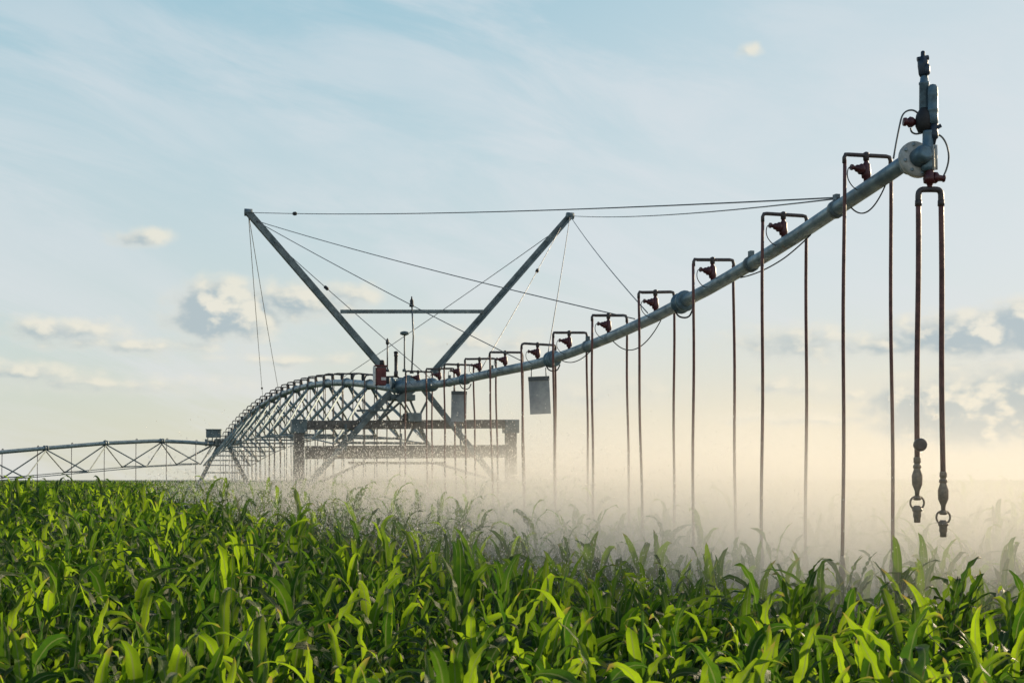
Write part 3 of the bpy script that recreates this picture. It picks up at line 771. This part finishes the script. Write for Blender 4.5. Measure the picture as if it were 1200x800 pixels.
def corn_geo(lod, tall=0.0):
    """(foliage, stalk) as point / face / uv / tint arrays. lod 0 near ... 3 far"""
    nl, nc = ((15, 4), (8, 2), (5, 2), (3, 1))[lod]
    H = rng.uniform(1.05, 1.40) + (rng.uniform(.06, .20) if rng.random() < .22 else 0) + tall
    V, Fc, U, T = [], [], [], []; off = 0
    phi0 = rng.uniform(0, 6.28); n = int(rng.integers(10, 13)); first = (1, 3, 5, 6)[lod]
    for i in range(first, n):
        f = i / (n - 1)
        h = H * (.16 + .84 * f ** .85)
        phi = phi0 + (i % 2) * math.pi + rng.normal(0, .32)
        top = f > .78
        if top:
            th0 = R(rng.uniform(66, 86)); droop = R(rng.uniform(90, 175)) if rng.random() < .62 else R(rng.uniform(8, 60)); L = rng.uniform(.38, .60); power = rng.uniform(2.2, 5.0)
        else:
            th0 = R(rng.uniform(46, 74)); droop = R(rng.uniform(90, 175)); L = rng.uniform(.55, .84); power = rng.uniform(1.3, 3.6)
        wd = rng.uniform(.068, .102) * (.82 if f > .93 else 1)
        p, fc_, uv = leaf_geo((0.012 * math.cos(phi), .012 * math.sin(phi), h), phi, L, wd, th0, droop, nl, nc, power, rng.normal(0, .75), rng.uniform(.007, .022), rng.normal(0, .35))
        V.append(p); Fc.append(fc_ + off); U.append(uv); T.append(np.full(len(p), np.clip(.02 + .58 * f ** 1.6 + rng.normal(0, .27), 0, 1))); off += len(p)  # tint rises with height, painting shaded lower and backlit upper leaves; random too
    fol = (np.concatenate(V), np.concatenate(Fc), np.concatenate(U), np.concatenate(T))
    p, fc_, uv = tube_geo((0, 0, 0), (rng.normal(0, .02), rng.normal(0, .02), H + .03), .016, .010, (7, 5, 4, 3)[lod], 4 if lod == 0 else 1)
    return fol, (p, fc_, uv, np.full(len(p), .5))


def mesh_from(name, V, Fc, U, T, mats_, mi=None, smooth=True):
    me = bpy.data.meshes.new(name); nv, nf = len(V), len(Fc)
    me.vertices.add(nv); me.vertices.foreach_set('co', np.asarray(V, np.float32).ravel())
    me.loops.add(nf * 4); me.loops.foreach_set('vertex_index', np.asarray(Fc, np.int32).ravel())
    me.polygons.add(nf); me.polygons.foreach_set('loop_start', np.arange(nf, dtype=np.int32) * 4); me.polygons.foreach_set('loop_total', np.full(nf, 4, np.int32))
    if mi is not None: me.polygons.foreach_set('material_index', np.asarray(mi, np.int32))
    me.polygons.foreach_set('use_smooth', np.full(nf, smooth, bool))
    uvl = me.uv_layers.new(name='leaf'); uvl.data.foreach_set('uv', np.asarray(U, np.float32)[np.asarray(Fc).ravel()].ravel())
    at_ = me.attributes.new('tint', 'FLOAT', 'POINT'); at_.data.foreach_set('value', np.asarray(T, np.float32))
    for mm in mats_: me.materials.append(mm)
    me.update(); me.validate()
    return me


# where the plants stand: rows 0.7 m apart
ra = R(64); e1 = np.array([math.cos(ra), math.sin(ra)]); e2 = np.array([-e1[1], e1[0]])
def field(ymin, ymax, ds, dr, margin):
    n1 = int(ymax * 1.6 / ds); n2 = int(ymax * 1.6 / dr)
    A, B = np.meshgrid(np.arange(-n1, n1), np.arange(-n2, n2), indexing='ij')
    p = A.ravel()[:, None] * ds * e1 + B.ravel()[:, None] * dr * e2
    p = p + rng.normal(0, .045, p.shape)
    ok = (p[:, 1] > ymin) & (p[:, 1] <= ymax) & (np.abs(p[:, 0]) < p[:, 1] * .365 + margin)
    # nothing grows where the machine's wheels stand
    for c_ in (TW, FT):
        for s_ in (-2.55, 2.45): ok &= np.hypot(p[:, 0] - c_.x - PERP.x * s_, p[:, 1] - c_.y - PERP.y * s_) > .4
    return p[ok]


near = field(4.3, 34, .18, .60, 1.6)
inside = np.abs(near[:, 0]) < near[:, 1] * .36 + .25
order = np.argsort(np.where(inside, near[:, 1], 1e9))
pick = order[:290]; rest = np.ones(len(near), bool); rest[pick] = False

protos = [corn_geo(0) for _ in range(16)] + [corn_geo(0, .16) for _ in range(2)]
pm = []
for fol, stk in protos:
    pm.append((mesh_from("foliage", *fol, [leaf]), mesh_from("stalk", *stk, [stalk_m])))
FRONT = "broad leaved young corn plant in the sharp front rows of the field"
MIDDLE = "young corn plant a few rows back, between the front rows and the spray"
UPRIGHT = "taller young corn plant whose top leaves stand up above its neighbours"
for i, j in enumerate(pick):
    p = near[j]; kk = int(rng.integers(0, 16)); tall = rng.random() < .07
    if tall: kk = 16 + int(rng.integers(0, 2))
    r0 = empty("corn_plant", (p[0], p[1], float(ground_z(p[1]))), rng.uniform(0, 6.28)); r0.rotation_euler = (rng.normal(0, .045), rng.normal(0, .045), rng.uniform(0, 6.28))
    sc_ = rng.uniform(.86, 1.08); r0.scale = (sc_, sc_, sc_)
    lab, grp = (UPRIGHT, "taller corn plants standing above the rest") if tall else (FRONT, "corn plants of the front rows") if p[1] < 8.2 else (MIDDLE, "corn plants further back")
    tag(r0, lab, "corn plant", grp)
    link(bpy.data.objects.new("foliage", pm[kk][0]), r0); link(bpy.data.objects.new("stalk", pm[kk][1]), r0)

# the rest of the field: one mass
V, Fc, U, T, MI = [], [], [], [], []; off = 0
lods = {1: [corn_geo(1, (.17 if i_ % 5 == 0 else .0)) for i_ in range(20)], 2: [corn_geo(2, (.14 if i_ % 5 == 0 else 0)) for i_ in range(15)], 3: [corn_geo(3) for _ in range(10)]}
def plant_mass(pts, lod):
    global off
    ch = rng.integers(0, len(lods[lod]), len(pts)); an = rng.uniform(0, 6.28, len(pts)); scs = rng.uniform(.85, 1.10, len(pts))
    ch = np.where((ch % 5 == 0) & (pts[:, 0] > -.5) & (pts[:, 1] < 17), ch + 1, ch)
    for kk in range(len(lods[lod])):
        sel = np.nonzero(ch == kk)[0]
        if not len(sel): continue
        for part, (pv, pf, pu, pt_) in enumerate(lods[lod][kk]):
            c_, s_ = np.cos(an[sel])[:, None] * scs[sel][:, None], np.sin(an[sel])[:, None] * scs[sel][:, None]
            x = pv[None, :, 0] * c_ - pv[None, :, 1] * s_ + pts[sel, 0][:, None]; y = pv[None, :, 0] * s_ + pv[None, :, 1] * c_ + pts[sel, 1][:, None]
            z = pv[None, :, 2] * scs[sel][:, None] + ground_z(pts[sel, 1])[:, None]
            n_, k2 = len(sel), len(pv)
            V.append(np.stack([x, y, z], -1).reshape(-1, 3)); Fc.append((pf[None] + (np.arange(n_) * k2)[:, None, None] + off).reshape(-1, 4))
            U.append(np.tile(pu, (n_, 1))); T.append(np.clip(np.tile(pt_, n_) + np.repeat(rng.normal(0, .1, n_), k2), 0, 1)); MI.append(np.full(n_ * len(pf), part)); off += n_ * k2


plant_mass(near[rest], 1)
plant_mass(field(34, 75, .26, .70, 3), 2)
plant_mass(field(75, 260, .55, .95, 8), 3)
me = mesh_from("corn_field", np.concatenate(V), np.concatenate(Fc), np.concatenate(U), np.concatenate(T), [leaf, stalk_m], np.concatenate(MI))
cf = link(bpy.data.objects.new("corn_field", me)); tag(cf, "dense green corn crop stretching back to the horizon behind the front rows", "corn crop", kind='stuff')

# the crop's canopy far off, where plants run together
gx = np.linspace(-1, 1, 150); gy = np.geomspace(200, 2400, 60)
GV = np.array([[x * y * .55, y, 2.0 + rng.uniform(-.45, .35)] for y in gy for x in gx]); idx = np.arange(len(GV)).reshape(60, 150)
gf = np.stack([idx[:-1, :-1], idx[:-1, 1:], idx[1:, 1:], idx[1:, :-1]], -1).reshape(-1, 4)
far_m = mat("distant canopy", (.035, .065, .015), .7, 0, .4, .4, 0, (.02, .04, .011))
me = mesh_from("far_crop", GV, gf, np.zeros((len(GV), 2)), np.zeros(len(GV)), [far_m], smooth=False)
tag(link(bpy.data.objects.new("far_crop", me)), "flat green line of distant crop at the horizon", "corn crop", kind='stuff')

# ------------------------------------------------------------------ spray: lit mist along the machine, and drops in it
MO = line_at(13.0)                       # local x: across the machine (down wind), local y: along it
mist_m = bpy.data.materials.new("spray mist"); mist_m.use_nodes = True
k = NT(mist_m.node_tree); k.n.remove(k.n['Principled BSDF'])
oc = k.add('ShaderNodeTexCoord').outputs['Object']
x, y, z = k.sep(oc)
n_big = k.noise(k.v('MULTIPLY', oc, (1, .7, 1.3)), .45, 4, .6, .3)
wob_ = k.m('MULTIPLY', k.m('SUBTRACT', n_big, .5), 2.2)
xw = k.m('ADD', x, wob_); yw = k.m('ADD', y, wob_)
left_edge = k.ss(k.m('ADD', xw, k.m('MULTIPLY', y, .06)), -2.6, .3)
right_edge = k.ss(xw, 11.5, 3.0)
near_edge = k.ss(yw, -1.8, 1.6); far_edge = k.ss(yw, 15.0, 6.0, .07, 1.0)
zt = k.m('SUBTRACT', k.m('ADD', z, k.m('MULTIPLY', wob_, .55)), k.ss(y, -2.0, 18.0, 0.0, .4))
hgt = k.ss(zt, 4.2, 1.2); hgt = k.m('MULTIPLY', hgt, hgt)
core = k.m('ADD', .55, k.m('MULTIPLY', k.ss(k.m('ABSOLUTE', x), 3.0, .3), .75))
clump = k.ss(k.noise(k.v('MULTIPLY', oc, (1, 1, .6)), 1.1, 6, .66), .30, .70, .22, 1.8)
den = k.m('MULTIPLY', k.m('MULTIPLY', k.m('MULTIPLY', left_edge, right_edge), k.m('MULTIPLY', near_edge, far_edge)), k.m('MULTIPLY', k.m('MULTIPLY', hgt, core), clump))
gzl = k.ss(y, -2.0, 18.0, 0.0, .4)
low = k.m('MULTIPLY', k.ss(k.m('SUBTRACT', k.m('ADD', z, k.m('MULTIPLY', wob_, .35)), gzl), 3.0, 1.7), k.m('MULTIPLY', k.ss(k.m('ADD', xw, k.m('MULTIPLY', y, .10)), -4.5, -.8), k.ss(xw, 14.0, 6.0)))
low = k.m('MULTIPLY', low, k.m('MULTIPLY', k.ss(yw, -.8, 3.5), k.ss(yw, 25.5, 19.0)))
den = k.m('ADD', den, k.m('MULTIPLY', k.m('MULTIPLY', low, clump), .14))
MIST = .5
pv = k.add('ShaderNodeVolumePrincipled')
pv.inputs['Color'].default_value = (.992, .962, .895, 1); pv.inputs['Anisotropy'].default_value = .24
k.put(pv.inputs['Density'], k.m('MULTIPLY', den, MIST))
k.l.new(pv.outputs[0], k.n['Material Output'].inputs['Volume'])
m = MB().box((4.3, 12.0, 2.5), (21.4, 29.0, 4.8))
mist = m.build("spray_mist", mist_m); mist.location = MO; mist.rotation_euler = (0, 0, ROT)
tag(mist, "sunlit cloud of fine water spray drifting under the overhang pipe", "water spray", kind='stuff')

drop_m = bpy.data.materials.new("water drops"); drop_m.use_nodes = True
k = NT(drop_m.node_tree); b = k.n['Principled BSDF']
b.inputs['Base Color'].default_value = (.9, .88, .84, 1); b.inputs['Roughness'].default_value = .15
tr2 = k.add('ShaderNodeBsdfTranslucent'); tr2.inputs[0].default_value = (.95, .93, .88, 1)
mx2 = k.add('ShaderNodeMixShader'); mx2.inputs[0].default_value = .7
k.l.new(b.outputs[0], mx2.inputs[1]); k.l.new(tr2.outputs[0], mx2.inputs[2]); k.l.new(mx2.outputs[0], k.n['Material Output'].inputs['Surface'])
N = 230000
ly = rng.uniform(-1.0, 24, N); lx = np.where(rng.random(N) < .55, rng.normal(-1.4, 2.0, N), rng.uniform(-6, 8, N)); lz = 1.30 + np.where(rng.random(N) < .5, rng.gamma(2.0, .22, N), np.abs(rng.normal(0, .62, N))) + ground_z(MO.y + ly)
keep = (lx > -2.8 - .16 * np.maximum(ly, 0)) & (rng.random(N) < np.clip(.22 + ly / 14, 0, 1))
lx, ly, lz = lx[keep], ly[keep], lz[keep]; N = len(lx)
c = np.stack([MO.x + PERP.x * lx + DIR.x * ly, MO.y + PERP.y * lx + DIR.y * ly, lz], 1)
rr = rng.uniform(.0013, .0040, N) * np.clip(c[:, 1] / 15, .7, 1.8); st_ = rng.uniform(1.2, 4.2, N)
octv = np.array([[1, 0, 0], [0, 1, 0], [-1, 0, 0], [0, -1, 0], [0, 0, 1], [0, 0, -1]], float)
VV = c[:, None, :] + octv[None] * np.stack([rr, rr, rr * st_], 1)[:, None, :]
tri = np.array([[0, 1, 4], [1, 2, 4], [2, 3, 4], [3, 0, 4], [1, 0, 5], [2, 1, 5], [3, 2, 5], [0, 3, 5]])
FF = (tri[None] + (np.arange(N) * 6)[:, None, None]).reshape(-1, 3)
me = bpy.data.meshes.new("water_drops"); me.vertices.add(N * 6); me.vertices.foreach_set('co', VV.astype(np.float32).ravel())
me.loops.add(len(FF) * 3); me.loops.foreach_set('vertex_index', FF.astype(np.int32).ravel()); me.polygons.add(len(FF))
me.polygons.foreach_set('loop_start', np.arange(len(FF), dtype=np.int32) * 3); me.polygons.foreach_set('loop_total', np.full(len(FF), 3, np.int32))
me.polygons.foreach_set('use_smooth', np.ones(len(FF), bool)); me.materials.append(drop_m); me.update()
tag(link(bpy.data.objects.new("water_drops", me)), "glittering water drops flying in the spray around the hoses", "water spray", kind='stuff')
